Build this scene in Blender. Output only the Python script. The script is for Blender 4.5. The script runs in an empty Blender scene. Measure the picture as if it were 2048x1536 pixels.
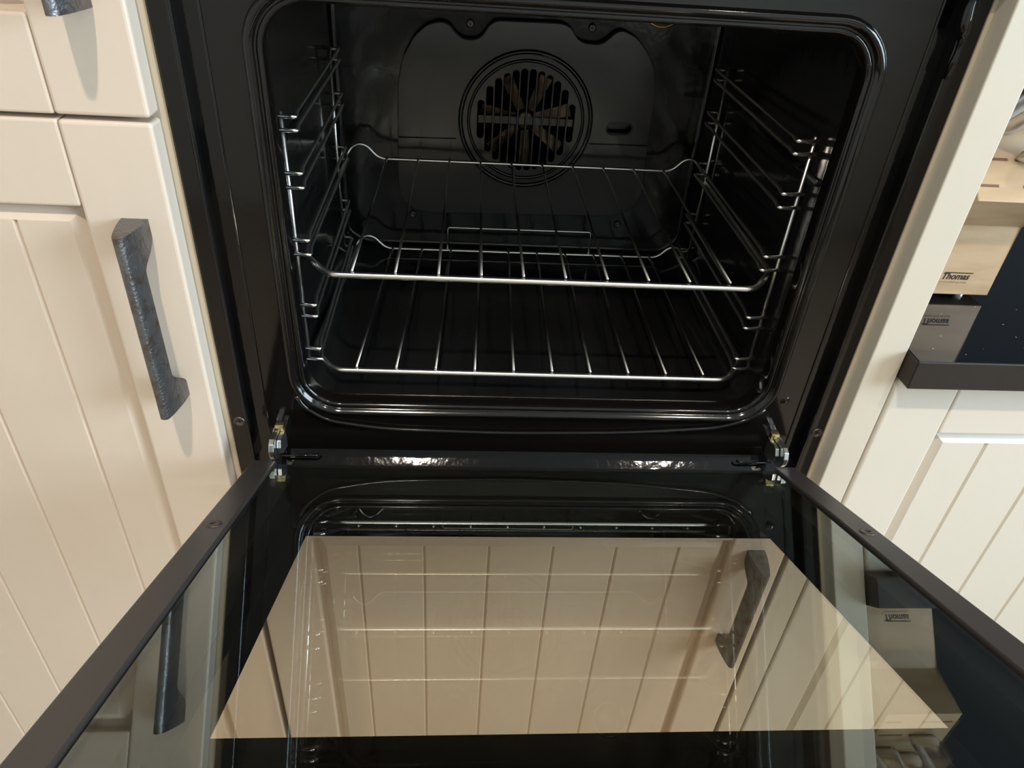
import bpy, bmesh, math, random
from mathutils import Vector, Matrix
random.seed(7)
sc = bpy.context.scene
COL = sc.collection

# ------------------------------------------------------------------ camera
CX, CY, CZ, YAW, PIT, ROLL, FPX = -0.08011, -0.57199, 0.52351, 0.091692, -0.616260, 0.074447, 1470.60
fwd = Vector((math.sin(YAW)*math.cos(PIT), math.cos(YAW)*math.cos(PIT), math.sin(PIT)))
rgt = Vector((math.cos(YAW), -math.sin(YAW), 0))
upv = rgt.cross(fwd)
r2 = math.cos(ROLL)*rgt + math.sin(ROLL)*upv
u2 = -math.sin(ROLL)*rgt + math.cos(ROLL)*upv
cam = bpy.data.cameras.new('camera'); camo = bpy.data.objects.new('camera', cam); COL.objects.link(camo)
camo.matrix_world = Matrix(((r2.x, u2.x, -fwd.x, CX), (r2.y, u2.y, -fwd.y, CY), (r2.z, u2.z, -fwd.z, CZ), (0, 0, 0, 1)))
cam.sensor_width = 36.0; cam.lens = FPX/2048*36; cam.clip_start = 0.02
sc.camera = camo

# ------------------------------------------------------------------ world, lights, exposure
w = bpy.data.worlds.new('world'); sc.world = w; w.use_nodes = True
w.node_tree.nodes['Background'].inputs[0].default_value = (0.72, 0.84, 1.0, 1)
w.node_tree.nodes['Background'].inputs[1].default_value = 1.0
sc.view_settings.view_transform = 'Standard'; sc.view_settings.look = 'None'
sc.view_settings.exposure = -0.1; sc.view_settings.gamma = 1.0; sc.view_settings.use_curve_mapping = False

FLOOR, CEIL = -0.74, 1.66
RX0, RX1, RY0, RY1 = -1.75, 1.95, -2.5, 0.62
WIN = dict(y0=-1.75, y1=-0.25, z0=0.30, z1=1.40)

la = bpy.data.lights.new('window_daylight', 'AREA'); la.shape = 'RECTANGLE'; la.size = 1.1; la.size_y = 1.5
la.energy = 116; la.color = (0.70, 0.85, 1.0)
lo = bpy.data.objects.new('window_daylight', la); COL.objects.link(lo)
lo.location = (RX1+0.16, (WIN['y0']+WIN['y1'])/2, (WIN['z0']+WIN['z1'])/2); lo.rotation_euler = (0, math.radians(90), 0)
SPOTS = [(-0.22, -0.83), (0.62, -0.83)]
SPOT_E = [98, 60]
SPOT_CONE = [106, 90]

# ------------------------------------------------------------------ materials
def mat(name, col, rough=0.5, metal=0.0, spec=0.5, bump=None, var=None, coat=0.0):
    m = bpy.data.materials.new(name); m.use_nodes = True
    nt = m.node_tree; b = nt.nodes['Principled BSDF']
    b.inputs['Base Color'].default_value = (*col, 1); b.inputs['Roughness'].default_value = rough
    b.inputs['Metallic'].default_value = metal; b.inputs['Specular IOR Level'].default_value = spec
    if coat: b.inputs['Coat Weight'].default_value = coat; b.inputs['Coat Roughness'].default_value = 0.05
    tc = nt.nodes.new('ShaderNodeTexCoord')
    if var:
        sca, col2, lo_, hi_, stretch = var
        mp = nt.nodes.new('ShaderNodeMapping'); mp.inputs['Scale'].default_value = stretch
        nz = nt.nodes.new('ShaderNodeTexNoise'); nz.inputs['Scale'].default_value = sca; nz.inputs['Detail'].default_value = 4
        rp = nt.nodes.new('ShaderNodeValToRGB'); rp.color_ramp.elements[0].position = lo_; rp.color_ramp.elements[1].position = hi_
        rp.color_ramp.elements[0].color = (*col, 1); rp.color_ramp.elements[1].color = (*col2, 1)
        nt.links.new(tc.outputs['Object'], mp.inputs[0]); nt.links.new(mp.outputs[0], nz.inputs['Vector'])
        nt.links.new(nz.outputs['Fac'], rp.inputs[0]); nt.links.new(rp.outputs[0], b.inputs['Base Color'])
    if bump:
        bs, st, dist = bump
        nz2 = nt.nodes.new('ShaderNodeTexNoise'); nz2.inputs['Scale'].default_value = bs; nz2.inputs['Detail'].default_value = 2
        bp = nt.nodes.new('ShaderNodeBump'); bp.inputs['Strength'].default_value = st; bp.inputs['Distance'].default_value = dist
        nt.links.new(tc.outputs['Object'], nz2.inputs['Vector']); nt.links.new(nz2.outputs['Fac'], bp.inputs['Height'])
        nt.links.new(bp.outputs[0], b.inputs['Normal'])
    return m

def glass(name, tint, boost, base):
    m = bpy.data.materials.new(name); m.use_nodes = True; nt = m.node_tree; nt.nodes.clear()
    out = nt.nodes.new('ShaderNodeOutputMaterial'); mix = nt.nodes.new('ShaderNodeMixShader')
    tr = nt.nodes.new('ShaderNodeBsdfTransparent'); tr.inputs[0].default_value = (*tint, 1)
    gl = nt.nodes.new('ShaderNodeBsdfGlossy'); gl.inputs['Roughness'].default_value = 0.0; gl.inputs[0].default_value = (0.90, 1.0, 0.97, 1)
    fr = nt.nodes.new('ShaderNodeFresnel'); fr.inputs[0].default_value = 1.5
    ge = nt.nodes.new('ShaderNodeNewGeometry'); ior = nt.nodes.new('ShaderNodeMix')   # keep one ratio on both faces of the pane
    ior.data_type = 'FLOAT'; ior.inputs[2].default_value = 1.5; ior.inputs[3].default_value = 1/1.5
    nt.links.new(ge.outputs['Backfacing'], ior.inputs[0]); nt.links.new(ior.outputs[0], fr.inputs[0])
    ma = nt.nodes.new('ShaderNodeMath'); ma.operation = 'MULTIPLY_ADD'; ma.inputs[1].default_value = boost; ma.inputs[2].default_value = base; ma.use_clamp = True
    nt.links.new(fr.outputs[0], ma.inputs[0]); nt.links.new(ma.outputs[0], mix.inputs[0])
    nt.links.new(tr.outputs[0], mix.inputs[1]); nt.links.new(gl.outputs[0], mix.inputs[2]); nt.links.new(mix.outputs[0], out.inputs[0])
    return m

M = {}
M['cream'] = mat('cream_paint', (0.71, 0.60, 0.49), 0.42, var=(5, (0.68, 0.565, 0.45), 0.45, 0.75, (1, 1, 0.6)), bump=(60, 0.06, 0.002))
M['cream_edge'] = mat('cream_carcass', (0.62, 0.53, 0.40), 0.5, var=(30, (0.42, 0.33, 0.22), 0.55, 0.8, (1, 1, 0.3)))
M['white_panel'] = mat('pale_panel_paint', (0.645, 0.595, 0.51), 0.42, bump=(60, 0.05, 0.002))
M['end_panel'] = mat('end_panel_paint', (0.605, 0.545, 0.447), 0.42, bump=(60, 0.05, 0.002))
M['iron'] = mat('cast_iron', (0.20, 0.20, 0.205), 0.40, 0.9, bump=(330, 0.55, 0.0012), var=(80, (0.15, 0.115, 0.095), 0.5, 0.68, (1, 1, 1)))
M['enamel'] = mat('black_enamel', (0.0045, 0.0045, 0.005), 0.10, spec=0.5, bump=(70, 0.10, 0.002))
M['enamel_in'] = mat('cavity_enamel', (0.006, 0.006, 0.0062), 0.13, spec=0.5, bump=(55, 0.12, 0.0025))
M['face'] = mat('black_satin_enamel', (0.0040, 0.0034, 0.0031), 0.10, spec=0.5, bump=(60, 0.06, 0.001))
M['cover'] = mat('fan_cover_enamel', (0.021, 0.021, 0.0205), 0.20, spec=0.6, bump=(22, 0.10, 0.004))
M['sill'] = mat('sill_enamel', (0.003, 0.003, 0.0034), 0.07, spec=0.25, bump=(110, 0.15, 0.0015))
M['void'] = mat('grille_shade_black', (0.0012, 0.0011, 0.001), 0.9, spec=0.0)  # dead black that paints the shade behind the fan grille
M['black'] = mat('matt_black', (0.003, 0.003, 0.003), 0.45, spec=0.3)
M['print'] = mat('black_glass_print', (0.002, 0.002, 0.0024), 0.03, spec=0.5)
M['trim'] = mat('door_side_trim', (0.030, 0.027, 0.026), 0.34, spec=0.5)
M['chrome'] = mat('chrome_wire', (0.86, 0.84, 0.80), 0.26, 1.0)
M['wire'] = mat('thin_chrome_wire', (0.42, 0.40, 0.37), 0.24, 1.0)
M['zinc'] = mat('zinc_steel', (0.55, 0.58, 0.60), 0.32, 1.0, bump=(200, 0.4, 0.001))
M['brass'] = mat('gold_passivated_steel', (0.60, 0.48, 0.20), 0.35, 1.0)
M['screw'] = mat('dark_screw', (0.10, 0.085, 0.08), 0.35, 0.8)
M['steel'] = mat('brushed_steel', (0.62, 0.63, 0.63), 0.25, 1.0)
M['fan'] = mat('tarnished_steel', (0.085, 0.058, 0.034), 0.4, 0.9, var=(60, (0.03, 0.022, 0.018), 0.4, 0.6, (1, 1, 1)))
M['granite'] = mat('black_granite', (0.0035, 0.0045, 0.006), 0.035, spec=0.9, coat=0.6)
M['splash'] = mat('dark_splashback', (0.003, 0.0045, 0.006), 0.5, spec=0.12)
M['granite_edge'] = mat('black_granite_edge', (0.019, 0.0145, 0.0115), 0.45, spec=0.4, bump=(140, 0.2, 0.001))
M['wood'] = mat('beech_wood', (0.50, 0.355, 0.215), 0.42, var=(9, (0.40, 0.26, 0.135), 0.42, 0.72, (1.5, 1.5, 6)), bump=(80, 0.05, 0.001))
M['wood2'] = mat('beech_wood_end', (0.50, 0.34, 0.19), 0.42, var=(16, (0.40, 0.26, 0.13), 0.42, 0.72, (1, 5, 5)))
M['ink'] = mat('burnt_lettering', (0.018, 0.009, 0.006), 0.6)
M['ink2'] = mat('faint_lettering', (0.34, 0.26, 0.16), 0.6)
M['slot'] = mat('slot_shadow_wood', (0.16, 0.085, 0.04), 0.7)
M['wall'] = mat('wall_paint', (0.78, 0.75, 0.69), 0.8)
M['ceil'] = mat('ceiling_paint', (0.60, 0.58, 0.55), 0.8)
M['floor'] = mat('oak_floor', (0.46, 0.36, 0.26), 0.45, var=(3, (0.38, 0.29, 0.20), 0.4, 0.7, (1, 9, 1)))
M['lens'] = mat('frosted_lens', (0.9, 0.88, 0.82), 0.4)
M['amber'] = mat('lamp_cover_glass', (0.42, 0.22, 0.08), 0.12, 0.6)
M['inner_glass'] = glass('coated_door_glass', (0.94, 0.905, 0.845), 2.0, 0.03)
M['inner_under'] = glass('clear_glass_face', (0.96, 0.94, 0.90), 0.45, 0.0)
M['outer_glass'] = glass('outer_door_glass', (0.95, 0.92, 0.87), 2.4, 0.0)
M['window_glass'] = glass('window_glass', (0.97, 0.98, 0.98), 0.7, 0.0)

# granite speckles
def speckle(m, col, scale, thr):
    nt = m.node_tree; b = nt.nodes['Principled BSDF']
    tc = nt.nodes.new('ShaderNodeTexCoord'); vo = nt.nodes.new('ShaderNodeTexVoronoi'); vo.inputs['Scale'].default_value = scale
    rp = nt.nodes.new('ShaderNodeValToRGB'); rp.color_ramp.interpolation = 'LINEAR'
    rp.color_ramp.elements[0].position = thr*0.6; rp.color_ramp.elements[0].color = (*col, 1)
    rp.color_ramp.elements[1].position = thr; rp.color_ramp.elements[1].color = b.inputs['Base Color'].default_value
    nt.links.new(tc.outputs['Object'], vo.inputs['Vector']); nt.links.new(vo.outputs['Distance'], rp.inputs[0]); nt.links.new(rp.outputs[0], b.inputs['Base Color'])
speckle(M['granite'], (0.30, 0.33, 0.36), 75, 0.07)

# ------------------------------------------------------------------ object helpers
INV = {}
XF = None        # rescale about the camera for the assembly being built (None: drawn in place)
INNER = Matrix.Translation((-0.0039, -0.0279, 0.0255)) @ Matrix.Scale(0.9512, 4)   # everything inside the cavity, shrunk toward the camera position
def par(o, p):
    if p is not None:
        o.parent = p
        if p.name in INV: o.matrix_parent_inverse = INV[p.name]
def tag(o, label=None, cat=None, group=None, kind=None):
    if label: o['label'] = label
    if cat: o['category'] = cat
    if group: o['group'] = group
    if kind: o['kind'] = kind
    return o
def empty(name, loc, label, cat, group=None):
    if XF is not None: loc = XF @ Vector(loc)
    o = bpy.data.objects.new(name, None); COL.objects.link(o); o.location = loc; o.empty_display_size = 0.05
    INV[o.name] = Matrix.Translation(-Vector(loc))
    return tag(o, label, cat, group)
def link(name, me, m, parent=None, smooth=False):
    if XF is not None: me.transform(XF)
    o = bpy.data.objects.new(name, me); COL.objects.link(o)
    me.materials.clear(); me.materials.append(m)
    if smooth:
        for p in me.polygons: p.use_smooth = True
    par(o, parent); return o
def bm_obj(name, bm, m, parent=None, smooth=False):
    bmesh.ops.recalc_face_normals(bm, faces=bm.faces)
    me = bpy.data.meshes.new(name); bm.to_mesh(me); bm.free()
    return link(name, me, m, parent, smooth)
def box(name, x0, x1, y0, y1, z0, z1, m, parent=None, bev=0.0, seg=2):
    bm = bmesh.new(); bmesh.ops.create_cube(bm, size=1)
    for v in bm.verts:
        v.co = Vector(((x0+x1)/2+v.co.x*(x1-x0), (y0+y1)/2+v.co.y*(y1-y0), (z0+z1)/2+v.co.z*(z1-z0)))
    if bev: bmesh.ops.bevel(bm, geom=bm.edges[:], offset=bev, segments=seg, profile=0.5, affect='EDGES')
    return bm_obj(name, bm, m, parent, False)
def prism(name, poly, axis, a, b, m, parent=None, bev=0.0, smooth=False):
    """poly in the two other axes, extruded from a to b along axis (0 x, 1 y, 2 z)"""
    bm = bmesh.new()
    def mk(p, t):
        return bm.verts.new({0: (t, p[0], p[1]), 1: (p[0], t, p[1]), 2: (p[0], p[1], t)}[axis])
    A = [mk(p, a) for p in poly]; B = [mk(p, b) for p in poly]; n = len(poly)
    bm.faces.new(A); bm.faces.new(B[::-1])
    for i in range(n): bm.faces.new((A[i], A[(i+1) % n], B[(i+1) % n], B[i]))
    if bev: bmesh.ops.bevel(bm, geom=bm.edges[:], offset=bev, segments=2, profile=0.5, affect='EDGES')
    return bm_obj(name, bm, m, parent, smooth)
def fillet(pts, r, n=5, closed=False):
    pts = [Vector(p) for p in pts]
    if r <= 0: return pts
    out = []; N = len(pts)
    for i, p in enumerate(pts):
        if not closed and i in (0, N-1): out.append(p); continue
        a, b = pts[i-1]-p, pts[(i+1) % N]-p
        d = min(r, a.length*0.49, b.length*0.49)
        A, B = p+a.normalized()*d, p+b.normalized()*d
        for k in range(n+1):
            t = k/n; out.append(A*(1-t)**2+p*2*t*(1-t)+B*t*t)
    return out
def tube_bm(bm, pts, r, seg=8, closed=False, caps=True):
    pts = [Vector(p) for p in pts]; N = len(pts); rings = []
    nrm = None
    for i, p in enumerate(pts):
        if closed: d = (pts[(i+1) % N]-pts[i-1])
        else: d = pts[min(i+1, N-1)]-pts[max(i-1, 0)]
        d.normalize()
        if nrm is None:
            nrm = d.orthogonal().normalized()
        nrm = (nrm-d*nrm.dot(d)).normalized(); bi = d.cross(nrm)
        rr = r(i/(N-1)) if callable(r) else r
        rings.append([bm.verts.new(p+(nrm*math.cos(2*math.pi*k/seg)+bi*math.sin(2*math.pi*k/seg))*rr) for k in range(seg)])
    for i in range(N if closed else N-1):
        a, b = rings[i], rings[(i+1) % N]
        for k in range(seg): bm.faces.new((a[k], a[(k+1) % seg], b[(k+1) % seg], b[k]))
    if not closed and caps: bm.faces.new(rings[0][::-1]); bm.faces.new(rings[-1])
def tube(name, pts, r, m, parent=None, fil=0.0, seg=8, closed=False):
    bm = bmesh.new(); tube_bm(bm, fillet(pts, fil, 5, closed), r, seg, closed)
    return bm_obj(name, bm, m, parent, True)
def rrect(x0, x1, z0, z1, r, n=10):
    out = []
    for cx, cz, a0 in ((x1-r, z1-r, 0), (x0+r, z1-r, 90), (x0+r, z0+r, 180), (x1-r, z0+r, 270)):
        for k in range(n+1):
            a = math.radians(a0+90*k/n); out.append((cx+r*math.cos(a), cz+r*math.sin(a)))
    return out
def loft(name, rings, m, parent=None, cap0=False, cap1=False, smooth=True, close=True):
    """rings: list of lists of 3d points, same count"""
    bm = bmesh.new(); R = [[bm.verts.new(p) for p in r] for r in rings]; n = len(R[0])
    for a, b in zip(R[:-1], R[1:]):
        for k in range(n if close else n-1): bm.faces.new((a[k], a[(k+1) % n], b[(k+1) % n], b[k]))
    if cap0: bm.faces.new(R[0][::-1])
    if cap1: bm.faces.new(R[-1])
    return bm_obj(name, bm, m, parent, smooth)
def curve_plate(name, loops, ypos, thick, bev, m, parent=None):
    """flat plate in the xz plane with holes, facing -y, made from a filled 2d curve"""
    cu = bpy.data.curves.new(name+'_outline', 'CURVE'); cu.dimensions = '2D'; cu.fill_mode = 'BOTH'
    cu.extrude = thick/2; cu.bevel_depth = bev; cu.bevel_resolution = 2
    for lp in loops:
        s = cu.splines.new('POLY'); s.points.add(len(lp)-1); s.use_cyclic_u = True
        for p, q in zip(s.points, lp): p.co = (q[0], q[1], 0, 1)
    o = bpy.data.objects.new(name+'_tmp', cu); COL.objects.link(o)
    dg = bpy.context.evaluated_depsgraph_get(); dg.update()
    me = bpy.data.meshes.new_from_object(o.evaluated_get(dg))
    bpy.data.objects.remove(o); bpy.data.curves.remove(cu)
    me.name = name
    for v in me.vertices: v.co = Vector((v.co.x, ypos-v.co.z, v.co.y))
    me.update()
    return link(name, me, m, parent)
def text_mesh(name, body, size, x, y, z, m, parent, shear=0.0, offset=0.0, width=None):
    cu = bpy.data.curves.new(name, 'FONT'); cu.body = body; cu.size = size; cu.shear = shear; cu.offset = offset; cu.extrude = 0.00015
    o = bpy.data.objects.new(name+'_tmp', cu); COL.objects.link(o)
    dg = bpy.context.evaluated_depsgraph_get(); dg.update()
    me = bpy.data.meshes.new_from_object(o.evaluated_get(dg)); bpy.data.objects.remove(o); bpy.data.curves.remove(cu)
    xs = [v.co.x for v in me.vertices]; sx = width/(max(xs)-min(xs)) if width else 1; x0 = min(xs)
    for v in me.vertices: v.co = Vector((x+(v.co.x-x0)*sx, y-v.co.z, z+v.co.y))
    me.name = name
    return link(name, me, m, parent)

# ------------------------------------------------------------------ room shell
def st(o, lab=None): return tag(o, kind='structure')
st(box('floor', RX0, RX1, RY0, RY1, FLOOR-0.05, FLOOR, M['floor']))
st(box('ceiling', RX0, RX1, RY0, RY1, CEIL, CEIL+0.05, M['ceil']))
st(box('wall_back', RX0, RX1, RY1, RY1+0.08, FLOOR, CEIL, M['wall']))
st(box('wall_front', RX0, RX1, RY0-0.08, RY0, FLOOR, CEIL, M['wall']))
st(box('wall_left', RX0-0.08, RX0, RY0, RY1, FLOOR, CEIL, M['wall']))
bm = bmesh.new()
def bx(bm, x0, x1, y0, y1, z0, z1):
    v = [bm.verts.new((x, y, z)) for x in (x0, x1) for y in (y0, y1) for z in (z0, z1)]
    for f in ((0, 1, 3, 2), (4, 6, 7, 5), (0, 4, 5, 1), (2, 3, 7, 6), (0, 2, 6, 4), (1, 5, 7, 3)): bm.faces.new([v[i] for i in f])
bx(bm, RX1, RX1+0.1, RY0, WIN['y0'], FLOOR, CEIL); bx(bm, RX1, RX1+0.1, WIN['y1'], RY1, FLOOR, CEIL)
bx(bm, RX1, RX1+0.1, WIN['y0'], WIN['y1'], FLOOR, WIN['z0']); bx(bm, RX1, RX1+0.1, WIN['y0'], WIN['y1'], WIN['z1'], CEIL)
st(bm_obj('wall_right', bm, M['wall']))
bm = bmesh.new()
wy0, wy1, wz0, wz1 = WIN['y0'], WIN['y1'], WIN['z0'], WIN['z1']
for a in ((wy0, wy0+0.05, wz0, wz1), (wy1-0.05, wy1, wz0, wz1), (wy0, wy1, wz0, wz0+0.05), (wy0, wy1, wz1-0.05, wz1), ((wy0+wy1)/2-0.025, (wy0+wy1)/2+0.025, wz0, wz1)):
    bx(bm, RX1+0.03, RX1+0.07, *a)
wf = st(bm_obj('window_1', bm, M['white_panel']))
box('pane', RX1+0.048, RX1+0.052, wy0+0.05, wy1-0.05, wz0+0.05, wz1-0.05, M['window_glass'], wf)
for i, (sx, sy) in enumerate(SPOTS):
    e = empty('ceiling_spotlight', (sx, sy, CEIL), ['round ceiling downlight above the oven door', 'round ceiling downlight above the black worktop'][i], 'ceiling light', 'ceiling downlights')
    ring = [[(sx+r*math.cos(a*math.pi/12), sy+r*math.sin(a*math.pi/12), z) for a in range(24)] for r, z in ((0.045, CEIL-0.0005), (0.045, CEIL-0.006), (0.034, CEIL-0.008), (0.032, CEIL-0.0005))]
    loft('bezel', ring, M['steel'], e)
    prism('lens', [(sx+0.031*math.cos(a*math.pi/12), sy+0.031*math.sin(a*math.pi/12)) for a in range(24)], 2, CEIL-0.004, CEIL-0.001, M['lens'], e)
    ls = bpy.data.lights.new('downlight_lamp', 'SPOT'); ls.energy = SPOT_E[i]; ls.color = (1.0, 0.875, 0.725); ls.shadow_soft_size = 0.028; ls.spot_size = math.radians(SPOT_CONE[i]); ls.spot_blend = 1.0
    l2 = bpy.data.objects.new('downlight_lamp', ls); COL.objects.link(l2); l2.location = (sx, sy, CEIL-0.03); par(l2, e)

# ------------------------------------------------------------------ iron pull handle
YF = -0.022       # cabinet door faces
def pull_handle(xc, z0, z1, parent):
    rings = []; nz = 44; ns = 9; yt = -0.0605
    def wd(y):
        t = max(0.0, min(1.0, (y-yt)/0.0385)); return 0.0020*min(1.0, (t/0.03)**0.5)+0.0090*(t**0.60) - 0.0010*max(0, t-0.75)*4
    def yback(z):
        d = min(z-z0, z1-z)
        if d < 0.014: return YF
        t = min(1, (d-0.014)/0.022); t = t*t*(3-2*t)
        return YF + t*(-0.0420-YF)
    for i in range(nz+1):
        z = z0+(z1-z0)*i/nz; yb = yback(z); r = []
        for k in range(ns+1):
            y = yb+(yt-yb)*(1-(1-k/ns)**1.6); r.append((xc-wd(y), y, z))
        for k in range(ns, -1, -1):
            y = yb+(yt-yb)*(1-(1-k/ns)**1.6); r.append((xc+wd(y), y, z))
        rings.append(r)
    o = loft('handle', rings, M['iron'], parent, True, True, True)
    o.data.polygons[-1].use_smooth = False; o.data.polygons[-2].use_smooth = False
    o['label'] = 'rough dark cast iron pull handle'
    md = o.modifiers.new('edge', 'EDGE_SPLIT'); md.split_angle = math.radians(50)
    return o

def panel_door(x0, x1, z0, z1, grooves, m, parent, handle=None, stile=0.0655):
    """frame and raised board panel door, front face at YF"""
    th = 0.021
    back = box('door', x0+0.003, x1-0.003, YF+0.011, YF+th, z0+0.003, z1-0.003, m, parent)
    a0, a1, b0, b1 = x0+stile, x1-stile, z0+stile, z1-stile
    for xa, xb in ((x0, a0), (a1, x1)):
        box('stile', xa, xb, YF, YF+th-0.001, z0, z1, m, back, 0.0028, 3)
    for za, zb in ((z0, b0), (b1, z1)):
        box('rail', a0+0.0003, a1-0.0003, YF+0.0004, YF+th-0.001, za, zb, m, back, 0.0022, 3)
    # bevelled rim of the raised panel
    g, bw, yl, yh = 0.004, 0.0095, YF+0.0105, YF+0.0035
    o4 = [(a0+g, b0+g), (a1-g, b0+g), (a1-g, b1-g), (a0+g, b1-g)]
    i4 = [(a0+g+bw, b0+g+bw), (a1-g-bw, b0+g+bw), (a1-g-bw, b1-g-bw), (a0+g+bw, b1-g-bw)]
    loft('panel_bevel', [[(p[0], yl+0.003, p[1]) for p in o4], [(p[0], yl, p[1]) for p in o4], [(p[0], yh, p[1]) for p in i4], [(p[0], yh+0.006, p[1]) for p in i4]], m, back, smooth=False)
    xs = [i4[0][0]]+[q for q in sorted(grooves) if i4[0][0]+0.01 < q < i4[1][0]-0.01]+[i4[1][0]]
    v = 0.0022
    for k in range(len(xs)-1):
        l, r = xs[k], xs[k+1]; vl = v if k else 0.0; vr = v if k < len(xs)-2 else 0.0
        poly = [(l, YF+0.0115), (l, yh+0.0024*(vl > 0)), (l+vl, yh), (r-vr, yh), (r, yh+0.0024*(vr > 0)), (r, YF+0.0115)]
        poly = [p for i, p in enumerate(poly) if i == 0 or p != poly[i-1]]
        prism('board', poly, 2, i4[0][1], i4[2][1], m, back)
    if handle: pull_handle(handle[0], handle[1], handle[2], back)
    return back

# ------------------------------------------------------------------ tall cabinet left of the oven
lc = empty('tall_cabinet', (-0.6, 0.28, FLOOR), 'tall cream kitchen cabinet with grooved doors and iron handles, left of the oven', 'cabinet')
box('carcass', -0.905, -0.2985, 0.0, 0.60, FLOOR+0.0, 1.30, M['cream_edge'], lc, 0.001, 1)
G = [-0.4235-0.0727*k for k in range(6)]
panel_door(-0.903, -0.3030, FLOOR+0.12, 0.3545, G, M['cream'], lc, (-0.3310, 0.1135, 0.2815))
panel_door(-0.903, -0.3030, 0.3580, 1.28, G, M['cream'], lc, (-0.3340, 0.4290, 0.5970))

# ------------------------------------------------------------------ oven housing with the door under the oven
oc = empty('oven_housing_cabinet', (0.0, 0.30, FLOOR), 'cream cabinet under the oven with grooved door seen through the oven window', 'cabinet')
box('side_edge', 0.2972, 0.3004, -0.0030, 0.0200, -0.020, 0.60, M['cream_edge'], oc)
box('plinth', -0.2975, 0.2975, 0.04, 0.06, FLOOR, FLOOR+0.12, M['cream'], oc)
box('carcass', -0.2975, 0.2975, 0.001, 0.60, FLOOR+0.12, -0.030, M['cream_edge'], oc)
panel_door(-0.2960, 0.2955, FLOOR+0.122, -0.0100, [-0.183+0.0709*k for k in range(6)], M['cream'], oc, (0.2594, -0.2565, -0.0895))

box('upper_carcass', -0.2970, 0.2970, 0.001, 0.60, 0.6000, 1.2950, M['cream_edge'], oc)
panel_door(-0.2960, 0.2955, 0.6020, 1.2800, [-0.183+0.0709*k for k in range(6)], M['cream'], oc)
# ------------------------------------------------------------------ end panel, base cabinet, worktop on the right
ep = box('end_panel', 0.3005, 0.3325, YF-0.001, 0.60, FLOOR, 1.30, M['end_panel'], None, 0.0012, 2)
tag(ep, 'tall pale cream end panel standing between oven and black worktop', 'panel')
bc = empty('base_cabinet', (0.64, 0.28, FLOOR), 'pale cream grooved base cabinet under the black worktop', 'cabinet')
box('carcass', 0.3335, 0.936, 0.0, 0.60, FLOOR+0.12, 0.150, M['white_panel'], bc)
box('plinth', 0.3335, 0.936, 0.04, 0.06, FLOOR, FLOOR+0.12, M['white_panel'], bc)
panel_door(0.3365, 0.934, FLOOR+0.122, 0.1470, [0.4626+0.0715*k for k in range(6)], M['white_panel'], bc)
wt = box('worktop', 0.3330, 1.60, -0.0425, 0.60, 0.1505, 0.1805, M['granite'], None, 0.0012, 2)
wt.data.materials.append(M['granite_edge'])
for p in wt.data.polygons:
    if abs(p.normal.y) > 0.6 or p.normal.x < -0.6: p.material_index = 1
tag(wt, 'black polished granite worktop carrying the knife block', 'worktop')
sp = box('splashback', 0.3330, 1.60, 0.60, 0.6195, 0.1805, 0.95, M['splash'], None)
tag(sp, 'dark upstand panel on the wall behind the black worktop', 'splashback')
bc2 = empty('base_cabinet', (1.25, 0.28, FLOOR), 'pale cream base cabinet at the far right end under the worktop', 'cabinet')
box('carcass', 0.9385, 1.59, 0.0, 0.60, FLOOR+0.12, 0.150, M['white_panel'], bc2)
panel_door(0.9400, 1.538, FLOOR+0.122, 0.1470, [1.066+0.0715*k for k in range(6)], M['white_panel'], bc2)

# ------------------------------------------------------------------ built-in oven
ov = empty('built_in_oven', (0.0, 0.25, 0.0), 'black built-in oven with its glass door hanging partly open', 'oven')
TOP = 0.475
NR = 12
def ring(x, z0, z1, r, y): return [(p[0], y, p[1]) for p in rrect(-x, x, z0, z1, r, NR)]
# enamelled face around the opening: plate, pressed rim and cavity
outer = [(-0.2625, 0.030), (0.2625, 0.030), (0.2625, TOP), (-0.2625, TOP)]
curve_plate('face_plate', [outer, rrect(-0.2375, 0.2375, 0.0755, 0.4490, 0.046, NR)], 0.002, 0.003, 0.0006, M['face'], ov)
rim = [ring(0.2378, 0.0752, 0.4493, 0.0460, 0.0010), ring(0.2362, 0.0768, 0.4477, 0.0448, -0.0024), ring(0.2335, 0.0792, 0.4452, 0.0426, -0.0040),
       ring(0.2308, 0.0816, 0.4428, 0.0404, -0.0030), ring(0.2296, 0.0828, 0.4416, 0.0392, 0.0008), ring(0.2286, 0.0836, 0.4408, 0.0384, 0.0016),
       ring(0.2272, 0.0848, 0.4396, 0.0372, 0.0006), ring(0.2250, 0.0868, 0.4376, 0.0354, -0.0004), ring(0.2232, 0.0885, 0.4358, 0.0338, 0.0012), ring(0.2224, 0.0893, 0.4350, 0.0330, 0.0050), ring(0.2222, 0.0895, 0.4348, 0.0330, 0.0160)]
loft('opening_rim', rim, M['face'], ov)
XI = INNER.inverted()
cav = [[XI @ Vector(p) for p in ring(0.2222, 0.0895, 0.4348, 0.0330, 0.0155)], [XI @ Vector(p) for p in ring(0.2255, 0.0850, 0.4390, 0.0340, 0.0190)],
       ring(0.2440, 0.0600, 0.4530, 0.036, 0.0540), ring(0.2460, 0.0570, 0.4560, 0.038, 0.0640),
       ring(0.2460, 0.0570, 0.4560, 0.038, 0.2), ring(0.2460, 0.0570, 0.4560, 0.038, 0.4270), ring(0.2452, 0.0578, 0.4552, 0.0372, 0.4320), ring(0.2430, 0.0600, 0.4530, 0.035, 0.4345), ring(0.2390, 0.0640, 0.4490, 0.031, 0.4350)]
XF = INNER
cv = loft('cavity_liner', cav, M['enamel_in'], ov, False, True)
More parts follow.
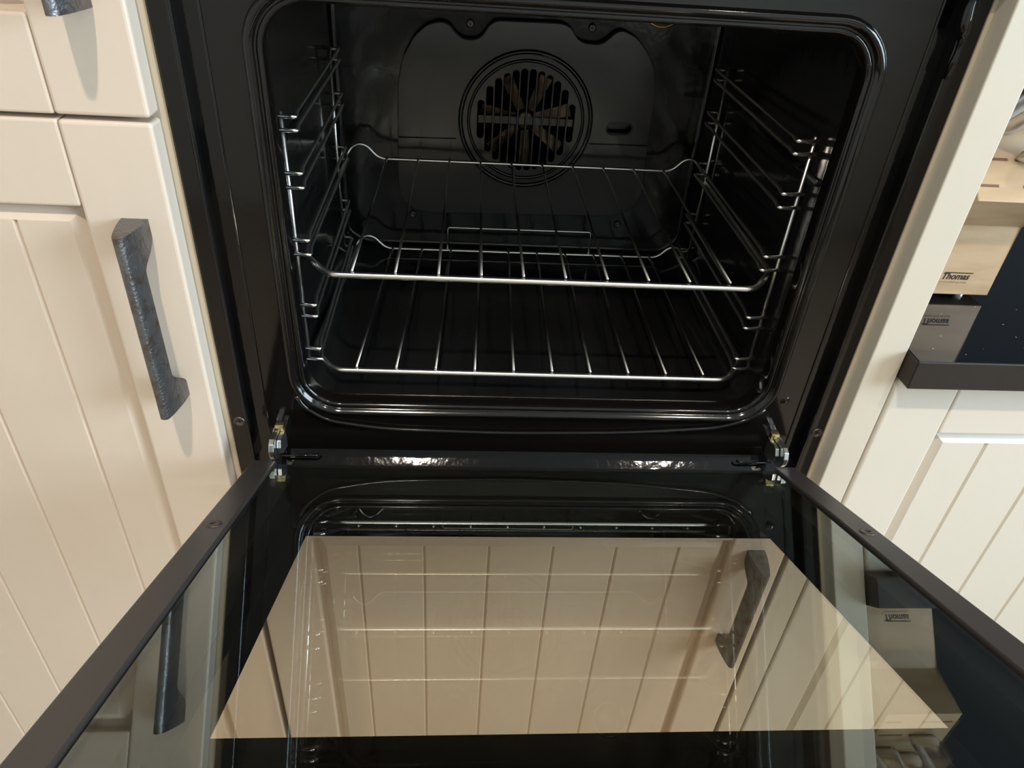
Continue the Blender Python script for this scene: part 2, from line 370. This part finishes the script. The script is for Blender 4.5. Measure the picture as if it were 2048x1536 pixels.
# pressed beads on side walls
for sx in (-1, 1):
    tube('wall_bead', [(sx*0.2462, 0.07, 0.300), (sx*0.2462, 0.36, 0.300)], 0.0035, M['enamel_in'], ov)
XF = None
# pressed lip bowing below the opening
lip = [(-0.232, -0.0005, 0.098), (-0.226, -0.001, 0.085), (-0.206, -0.002, 0.0700), (-0.15, -0.0025, 0.0605), (-0.03, -0.0025, 0.0580), (0.09, -0.0025, 0.0610), (0.185, -0.002, 0.0690), (0.215, -0.001, 0.0800), (0.228, -0.0005, 0.093)]
tube('lower_lip', lip, 0.0024, M['face'], ov, 0.03, 8)
# bottom sill; unseen forward shelf added to block stray reflections under the door
loft('sill', [[(-0.2625, 0.0012, 0.034), (0.2625, 0.0012, 0.034)], [(-0.2625, -0.0010, 0.0300), (0.2625, -0.0010, 0.0300)], [(-0.2625, -0.0060, 0.0258), (0.2625, -0.0060, 0.0258)], [(-0.2625, -0.0120, 0.0215), (0.2625, -0.0120, 0.0215)], [(-0.2625, -0.0180, 0.0160), (0.2625, -0.0180, 0.0160)], [(-0.2625, -0.0200, 0.0080), (0.2625, -0.0200, 0.0080)], [(-0.2625, -0.0210, 0.0030), (0.2625, -0.0210, 0.0030)], [(-0.2625, -0.0380, 0.0090), (0.2625, -0.0380, 0.0090)], [(-0.2625, -0.0640, 0.0135), (0.2625, -0.0640, 0.0135)], [(-0.2625, -0.0650, 0.0100), (0.2625, -0.0650, 0.0100)], [(-0.2625, -0.0500, -0.0080), (0.2625, -0.0500, -0.0080)], [(-0.2625, 0.0010, -0.0080), (0.2625, 0.0010, -0.0080)]], M['sill'], ov, close=False)
for sx in (-1, 1):
    a, b = sorted((sx*0.2625, sx*0.2815))
    box('side_channel', a, b, 0.010, 0.016, 0.004, TOP, M['enamel'], ov)
    a, b = sorted((sx*0.2612, sx*0.2634))
    box('channel_edge', a, b, -0.0012, 0.012, 0.030, TOP, M['face'], ov, 0.0008, 2)
    a, b = sorted((sx*0.2805, sx*0.2838))
    box('door_seal', a, b, -0.0030, 0.012, 0.012, TOP, M['enamel'], ov, 0.0012, 3)
    a, b = sorted((sx*0.2835, sx*0.2970))
    prism('side_strip', [(a+(0.004 if sx < 0 else 0), -0.004), (b-(0.004 if sx > 0 else 0), -0.004), (b, 0.004), (b, TOP), (a, TOP), (a, 0.004)], 1, -0.0022, 0.014, M['face'], ov, 0.0009)
    # torx screw in the strip
    xc, zc = (-0.2892, 0.0670) if sx < 0 else (0.2898, 0.0650)
    o = loft('screw', [[(xc+r*math.cos(k*math.pi/10), y, zc+r*math.sin(k*math.pi/10)) for k in range(20)] for r, y in ((0.0056, -0.0020), (0.0054, -0.0030), (0.0042, -0.0036), (0.0038, -0.0030), (0.0020, -0.0030), (0.0016, -0.0016))], M['screw'], ov, False, True)
box('control_panel', -0.2970, 0.2970, -0.020, 0.014, 0.4790, 0.5960, M['print'], ov, 0.0015, 2)
# swollen end of the seal at the top right
tube('seal_bulge', [(0.2795, -0.003, TOP), (0.2800, -0.0045, 0.4500), (0.2845, -0.0040, 0.4330), (0.2830, -0.0020, 0.4100)], lambda t: 0.0038+0.0012*math.sin(6*t), M['enamel'], ov, 0.012, 10)
bm = bmesh.new(); bmesh.ops.create_uvsphere(bm, u_segments=16, v_segments=8, radius=0.0055, matrix=Matrix.Translation((0.2460, 0.0010, 0.1030)) @ Matrix.Diagonal((1, 0.45, 1, 1)))
bm_obj('face_stud', bm, M['face'], ov, True)
# rear fan cover with slots
XF = INNER
def slotloop(xc, zc, hw, hh, n=6):
    out = []
    hh = max(hh, hw+0.0002)
    for k in range(n+1):
        a = math.pi*k/n; out.append((xc+hw*math.cos(a), zc+hh-hw+hw*math.sin(a)))
    for k in range(n+1):
        a = math.pi+math.pi*k/n; out.append((xc+hw*math.cos(a), zc-hh+hw+hw*math.sin(a)))
    return out
FX, FZ = 0.0035, 0.2440
pl = [(-0.1105, 0.3585), (-0.0990, 0.3560), (-0.0900, 0.3450), (-0.0800, 0.3395), (-0.0660, 0.3400), (-0.0570, 0.3450), (-0.0500, 0.3570), (-0.0410, 0.3630), (0.0400, 0.3640), (0.0520, 0.3600), (0.0600, 0.3480), (0.0690, 0.3430), (0.0900, 0.3420), (0.1000, 0.3480), (0.1080, 0.3570), (0.1180, 0.3600),
      (0.1350, 0.3530), (0.1510, 0.3380), (0.1640, 0.3180), (0.1700, 0.2900), (0.1720, 0.2100), (0.1740, 0.1500), (0.1660, 0.1320), (0.1500, 0.1210), (0.1200, 0.1170), (-0.1200, 0.1130), (-0.1450, 0.1170), (-0.1600, 0.1290), (-0.1660, 0.1500), (-0.1650, 0.2200), (-0.1630, 0.2850), (-0.1560, 0.3150), (-0.1420, 0.3400), (-0.1260, 0.3540)]
pl = [(p.x, p.z) for p in fillet([(a, 0, b) for a, b in pl], 0.006, 3, True)]
holes = []
for k in range(-5, 7):
    xx = (k-0.5)*0.0109
    holes.append(slotloop(FX+xx, FZ, 0.0050, math.sqrt(max(0.0670**2-(abs(xx)+0.002)**2, 0.0001))))
holes.append(slotloop(0.0, 0.0, 0.0075, 0.0175)); holes[-1] = [(0.1300+q[1], 0.2405-q[0]) for q in holes[-1]]
fc = curve_plate('fan_cover', [pl]+holes, 0.4240, 0.0030, 0.0009, M['cover'], ov)
prism('grille_shade_disc', [(FX+0.068*math.cos(k*math.pi/18), FZ+0.068*math.sin(k*math.pi/18)) for k in range(36)], 1, 0.4335, 0.4344, M['void'], ov)  # black disc added behind the fan so the slots look shaded
# stamped rings round the grille
def torus(name, r, rr, y, m, parent, cx=FX, cz=FZ, n=48):
    return tube(name, [(cx+r*math.cos(2*math.pi*k/n), y, cz+r*math.sin(2*math.pi*k/n)) for k in range(n)], rr, m, parent, 0, 8, True)
torus('stamped_ring', 0.0865, 0.0032, 0.4220, M['enamel'], fc)
torus('stamped_ring', 0.0760, 0.0024, 0.4220, M['enamel'], fc)
tube('cover_line', [(-0.164, 0.4228, 0.2165), (-0.088, 0.4228, 0.2175)], 0.0016, M['black'], fc)  # thin dark line on either side of the rings
tube('cover_line', [(0.092, 0.4228, 0.2190), (0.171, 0.4228, 0.2200)], 0.0016, M['black'], fc)
tube('slot_lip', [(q[0], 0.4220, q[1]) for q in holes[-1]], 0.0012, M['cover'], fc, 0, 8, True)
for xx, zz in ((-0.0730, 0.3570), (0.0800, 0.3600), (0.1500, 0.1000), (-0.1480, 0.1040)):
    loft('screw', [[(xx+r*math.cos(k*math.pi/8), y, zz+r*math.sin(k*math.pi/8)) for k in range(16)] for r, y in ((0.0052, 0.4345), (0.0050, 0.4315), (0.0030, 0.4300), (0.0012, 0.4318))], M['screw'], fc, False, True)
# fan behind the grille
fan = loft('fan_wheel', [[(FX+r*math.cos(k*math.pi/12), y, FZ+r*math.sin(k*math.pi/12)) for k in range(24)] for r, y in ((0.0100, 0.4275), (0.0120, 0.4290), (0.0120, 0.4330))], M['fan'], ov, True, False)
for k in range(7):
    a = 2*math.pi*k/7+0.3; ca, sa = math.cos(a), math.sin(a); p = []
    for r, t, y in ((0.014, -0.006, 0.4315), (0.060, -0.010, 0.4280), (0.060, 0.006, 0.4320), (0.014, 0.005, 0.4330)):
        p.append((FX+r*ca-t*sa, y, FZ+r*sa+t*ca))
    loft('blade', [p, [(q[0], q[1]+0.0008, q[2]) for q in p]], M['fan'], fan, True, True, False)
box('grille_strap', FX-0.063, FX+0.063, 0.4262, 0.4272, FZ-0.0050, FZ+0.0045, M['enamel'], fc)
# oven lamp high on the rear wall
lamp = loft('lamp_cover', [[(0.1665+r*math.cos(k*math.pi/12), y, 0.3905+r*math.sin(k*math.pi/12)) for k in range(24)] for r, y in ((0.0245, 0.4340), (0.0240, 0.4280), (0.0205, 0.4250), (0.0120, 0.4215), (0.003, 0.4200))], M['amber'], ov, False, True)
torus('lamp_ring', 0.0245, 0.0018, 0.4300, M['brass'], lamp, 0.1665, 0.3905, 32)

XF = None
# hinge arms
for sx, hx, hz in ((-1, -0.2520, 0.0), (1, 0.2470, -0.001)):
    prof = [(0.004, 0.0600), (-0.002, 0.0615), (-0.008, 0.0610), (-0.015, 0.0625), (-0.0240, 0.0640), (-0.0305, 0.0615), (-0.0335, 0.0550), (-0.0330, 0.0480), (-0.0300, 0.0430), (-0.0230, 0.0380), (-0.010, 0.0360), (0.004, 0.0400)]
    prof = [(a, b+hz) for a, b in prof]
    h = prism('hinge', prof, 0, hx-0.0045 if sx < 0 else hx-0.0005, hx+0.0005 if sx < 0 else hx+0.0045, M['steel'], ov, 0.0008)
    prof2 = [(0.004, 0.0570), (-0.007, 0.0560), (-0.0130, 0.0590), (-0.0200, 0.0585), (-0.0240, 0.0520), (-0.0220, 0.0440), (-0.0150, 0.0390), (0.004, 0.0340)]
    prism('hinge_plate', [(a, b+hz) for a, b in prof2], 0, hx+0.0010 if sx < 0 else hx-0.0050, hx+0.0048 if sx < 0 else hx-0.0012, M['zinc'], h, 0.0006)
    box('hinge_clip', hx-0.0042, hx+0.0042, -0.0035, 0.003, 0.0565+hz, 0.0635+hz, M['brass'], h, 0.0008, 2)
    tube('hinge_rod', [(hx, -0.0120, 0.0330+hz), (hx-sx*0.034, -0.0120, 0.0330+hz), (hx-sx*0.036, -0.0090, 0.0325+hz)], 0.0013, M['face'], h)

# oven door, hinged at the bottom, resting part way open: local -y runs out along the door, +z is its inner side
ALPHA = math.atan(0.409456)
DL = 0.475
door = box('door', -0.2560, 0.2510, -DL, -0.4560, -0.0300, -0.0045, M['black'], ov)
door.matrix_parent_inverse = Matrix.Identity(4)
door.location = Vector((-0.0039, -0.0279, 0.0424))-ov.location; door.scale = (0.9512, 0.9512, 0.9512)  # door shrunk about the camera position by the same factor as the cavity
door.rotation_euler = (-ALPHA, 0, 0)
def dbox(*a, **k): return box(*a, **k)
box('hinge_rail', -0.2560, 0.2510, -0.0440, -0.0165, -0.0300, -0.0045, M['black'], door)
for a, b in ((-0.2560, -0.2360), (0.2330, 0.2510)):
    box('spacer', a, b, -0.4560, -0.0440, -0.0300, -0.0045, M['black'], door)
ig = box('inner_glass', -0.2560, 0.2510, -DL, -0.0175, -0.0040, 0.0, M['inner_glass'], door)
ig.data.materials.append(M['inner_under'])
for p in ig.data.polygons: p.material_index = 0 if p.normal.z > 0.5 else 1
og = box('outer_glass', -0.3000, 0.3080, -DL-0.01, -0.0100, -0.0345, -0.0305, M['outer_glass'], door)
WX, WY0, WY1 = 0.2085, -0.3700, -0.1160
og.data.materials.append(M['inner_under'])
for p in og.data.polygons: p.material_index = 0 if p.normal.z > 0.5 else 1
bm = bmesh.new()
for a in ((-0.2998, -WX, -DL-0.008, -0.0105), (WX, 0.3078, -DL-0.008, -0.0105), (-WX, WX, -DL-0.008, WY0), (-WX, WX, WY1, -0.0105)):
    bx(bm, a[0], a[1], a[2], a[3], -0.0302, -0.0299)
pb = bm_obj('print_border', bm, M['print'], door)
for sx, a, b in ((-1, -0.2805, -0.2572), (1, 0.2522, 0.2752)):
    t = box('side_trim', a, b, -DL, -0.0130, -0.0298, 0.0030, M['trim'], door, 0.0016, 3)
    xs, us = (-0.2690, -0.1665) if sx < 0 else (0.2640, -0.1735)
    loft('screw', [[(xs+r*math.cos(k*math.pi/10), us+r*math.sin(k*math.pi/10), z) for k in range(20)] for r, z in ((0.0062, 0.0030), (0.0060, 0.0036), (0.0052, 0.0034), (0.0046, 0.0036), (0.0024, 0.0037), (0.0018, 0.0028))], M['screw'], door, False, True)

# ------------------------------------------------------------------ wire shelf supports on both side walls
XF = INNER
LEV = [(0.3330, 0.3212), (0.2830, 0.2695), (0.2178, 0.2030), (0.1475, 0.1345), (0.0955, 0.0825)]
def shelf_support(sx, label):
    xw = -0.2372 if sx < 0 else 0.2412; zt, zb_ = 0.3365, 0.0800
    e = empty('shelf_support', (sx*0.240, 0.22, 0.060), label, 'oven rail', 'wire rails on the oven side walls')
    yf, yr = 0.0900, 0.3620
    for y in (yf, yr):
        tube('upright', [(xw, y, zb_), (xw, y, zt)], 0.0022, M['chrome'], e)
    for a, b in LEV:
        for z in (a, b):
            xi = sx*0.2262
            tube('rung', [(sx*0.2450, yf-0.0025, z), (xi-sx*0.0030, yf-0.0040, z), (xi, yf+0.012, z), (xi, yr-0.010, z), (xi, yr+0.0035, z), (sx*0.2450, yr+0.0035, z)], 0.0019, M['chrome'], e, 0.004)
    return e
shelf_support(-1, 'chrome wire shelf support on the left wall of the oven')
shelf_support(1, 'chrome wire shelf support on the right wall of the oven')

# ------------------------------------------------------------------ two wire racks
def rack(zf, zr, dxf, dxr, dy, label, guard):
    yf, yb = 0.0666+dy, 0.3973+dy
    e = empty('oven_rack', (0.004, 0.23, zf-0.008), label, 'oven rack', 'wire racks in the oven')
    z = lambda y: zf+(zr-zf)*(y-yf)/(yb-yf)
    xo = lambda y: dxf+(dxr-dxf)*(y-yf)/(yb-yf)
    P = lambda x, y, dz=0.0: (x+xo(y), y, z(y)+dz)
    d = -0.0045
    tube('frame', [P(-0.2340, yb-0.002, d), P(-0.2340, 0.1080+dy, d), P(-0.2058, yf-0.0012, d), P(0.2125, yf-0.0040, d), P(0.2400, 0.1020+dy, d), P(0.2400, yb-0.002, d)], 0.0031, M['chrome'], e, 0.012, 10)
    yy = yb-0.001
    tube('rear_bar', [P(-0.2345, yy-0.004, 0.0), P(-0.2290, yy, 0.0100), P(-0.2180, yy, 0.0165), P(-0.2080, yy, 0.0140), P(-0.1925, yy, -0.0025), P(0.1995, yy, -0.0025), P(0.2140, yy, 0.0130), P(0.2240, yy, 0.0155), P(0.2340, yy, 0.0100), P(0.2400, yy-0.004, 0.0)], 0.0024, M['chrome'], e, 0.010, 8)
    for k in range(10):
        x = -0.1820+0.0410*k
        tube('wire', [P(x, yf-0.0022, 0.0004), P(x, yb+0.002, 0.0004)], 0.00145, M['wire'], e, 0, 8)
    if guard:
        xa, xb = -0.0975-xo(yb), 0.1030-xo(yb)+0.003
        tube('rear_guard', [P(xa, yy, -0.004), P(xa, yy+0.001, 0.0320), P(xb, yy+0.001, 0.0325), P(xb, yy, -0.004)], 0.0015, M['chrome'], e, 0.004, 8)
    return e
rack(0.1981, 0.1974, 0.0, 0.0040, 0.0, 'chrome wire rack on the middle level of the oven, the upper one', False)
rack(0.0860, 0.0678, -0.0028, 0.0077, 0.0028, 'chrome wire rack on the lowest level of the oven, the bottom one', True)

XF = None
# ------------------------------------------------------------------ knife block and knives
kb = empty('knife_block', (0.426, 0.15, 0.1805), 'light beech knife block with dark lettering standing on the worktop', 'knife block')
BX0, BX1 = 0.3835, 0.4675
A_ = (0.0786, 0.1865); B_ = (0.0786, 0.2625); C_ = (0.0400, 0.3010)
ax = Vector((C_[0]-B_[0], C_[1]-B_[1])).normalized()            # axis of the slanted part
pr = Vector((-ax.y, ax.x)); pr = pr if pr.y > 0 else -pr
D_ = (C_[0]+pr.x*0.120, C_[1]+pr.y*0.120)
prof = [A_, B_, C_, (D_[0], D_[1]), (0.240, 0.2700), (0.240, 0.1865)]
prism('body', prof, 0, BX0, BX1, M['wood'], kb, 0.0010)
for fx, fy in ((BX0+0.022, 0.093), (BX1-0.022, 0.093), (BX0+0.022, 0.195), (BX1-0.022, 0.195)):
    prism('foot', [(fx+0.006*math.cos(k*math.pi/8), fy+0.006*math.sin(k*math.pi/8)) for k in range(16)], 2, 0.1806, 0.1866, M['steel'], kb)
# slots on the slanted face
base = Vector(C_); sd = (Vector(D_)-base); L = sd.length; sd.normalize(); nrm = Vector((-sd.y, sd.x)); nrm = nrm if nrm.x < 0 else -nrm
def slotpt(s, off): q = base+sd*s+nrm*off; return q
slots = [(0.015, 0.387, 0.4045), (0.015, 0.428, 0.462), (0.041, 0.388, 0.4155), (0.041, 0.4225, 0.4480), (0.066, 0.386, 0.411), (0.078, 0.422, 0.436), (0.090, 0.388, 0.418), (0.095, 0.440, 0.462)]
for s, xa, xb in slots:
    p = [slotpt(s-0.0013, -0.002), slotpt(s+0.0013, -0.002), slotpt(s+0.0013, 0.0003), slotpt(s-0.0013, 0.0003)]
    prism('slot', [(q.x, q.y) for q in p], 0, xa, xb, M['slot'], kb)
text_mesh('lettering', 'Thomas', 0.0098, 0.4102, 0.0785, 0.2040, M['ink'], kb, 0.22, 0.00022, 0.0290)
box('lettering_bar', 0.4118, 0.4412, 0.0782, 0.0787, 0.2108, 0.2117, M['ink'], kb)
text_mesh('lettering_small', 'rosenthal group', 0.0032, 0.4085, 0.0785, 0.2000, M['ink2'], kb, 0.0, 0.0, 0.0300)
kl = ['lowest steel knife in the beech block, right of the empty slots', 'steel knife half hidden behind the end panel, lower of two', 'slim steel knife in the middle of the beech block', 'steel knife half hidden behind the end panel, upper of two', 'uppermost steel knife at the right side of the beech block']
for i, (s, xa, xb) in enumerate(slots[3:]):
    xm = (xa+xb)/2+0.002; q0 = slotpt(s, 0.0005); ln = 0.112+0.01*((i*3) % 4)
    kn = empty('kitchen_knife', (xm, q0.x, q0.y), kl[i], 'knife', 'steel knives in the block')
    rings = []
    for t, wx, wz in ((0.0, 0.0150, 0.0014), (0.06, 0.0160, 0.0070), (0.16, 0.0140, 0.0090), (0.45, 0.0130, 0.0098), (0.8, 0.0155, 0.0098), (0.96, 0.0160, 0.0075), (1.0, 0.0120, 0.0035)):
        c = q0+nrm*(ln*t); rr = []
        for k in range(16):
            a = 2*math.pi*k/16; ox = wx*math.copysign(abs(math.cos(a))**0.7, math.cos(a)); oz = wz*math.copysign(abs(math.sin(a))**0.7, math.sin(a))
            g = c+sd*oz; rr.append((xm+ox+0.004*math.sin(t*2.2), g.x, g.y))
        rings.append(rr)
    loft('handle', rings, M['steel'], kn, True, True)
    p = [slotpt(s-0.0009, -0.0015), slotpt(s+0.0009, -0.0015), slotpt(s+0.0009, 0.0012), slotpt(s-0.0009, 0.0012)]
    prism('blade', [(q.x, q.y) for q in p], 0, xa+0.001, xb-0.001, M['steel'], kn)
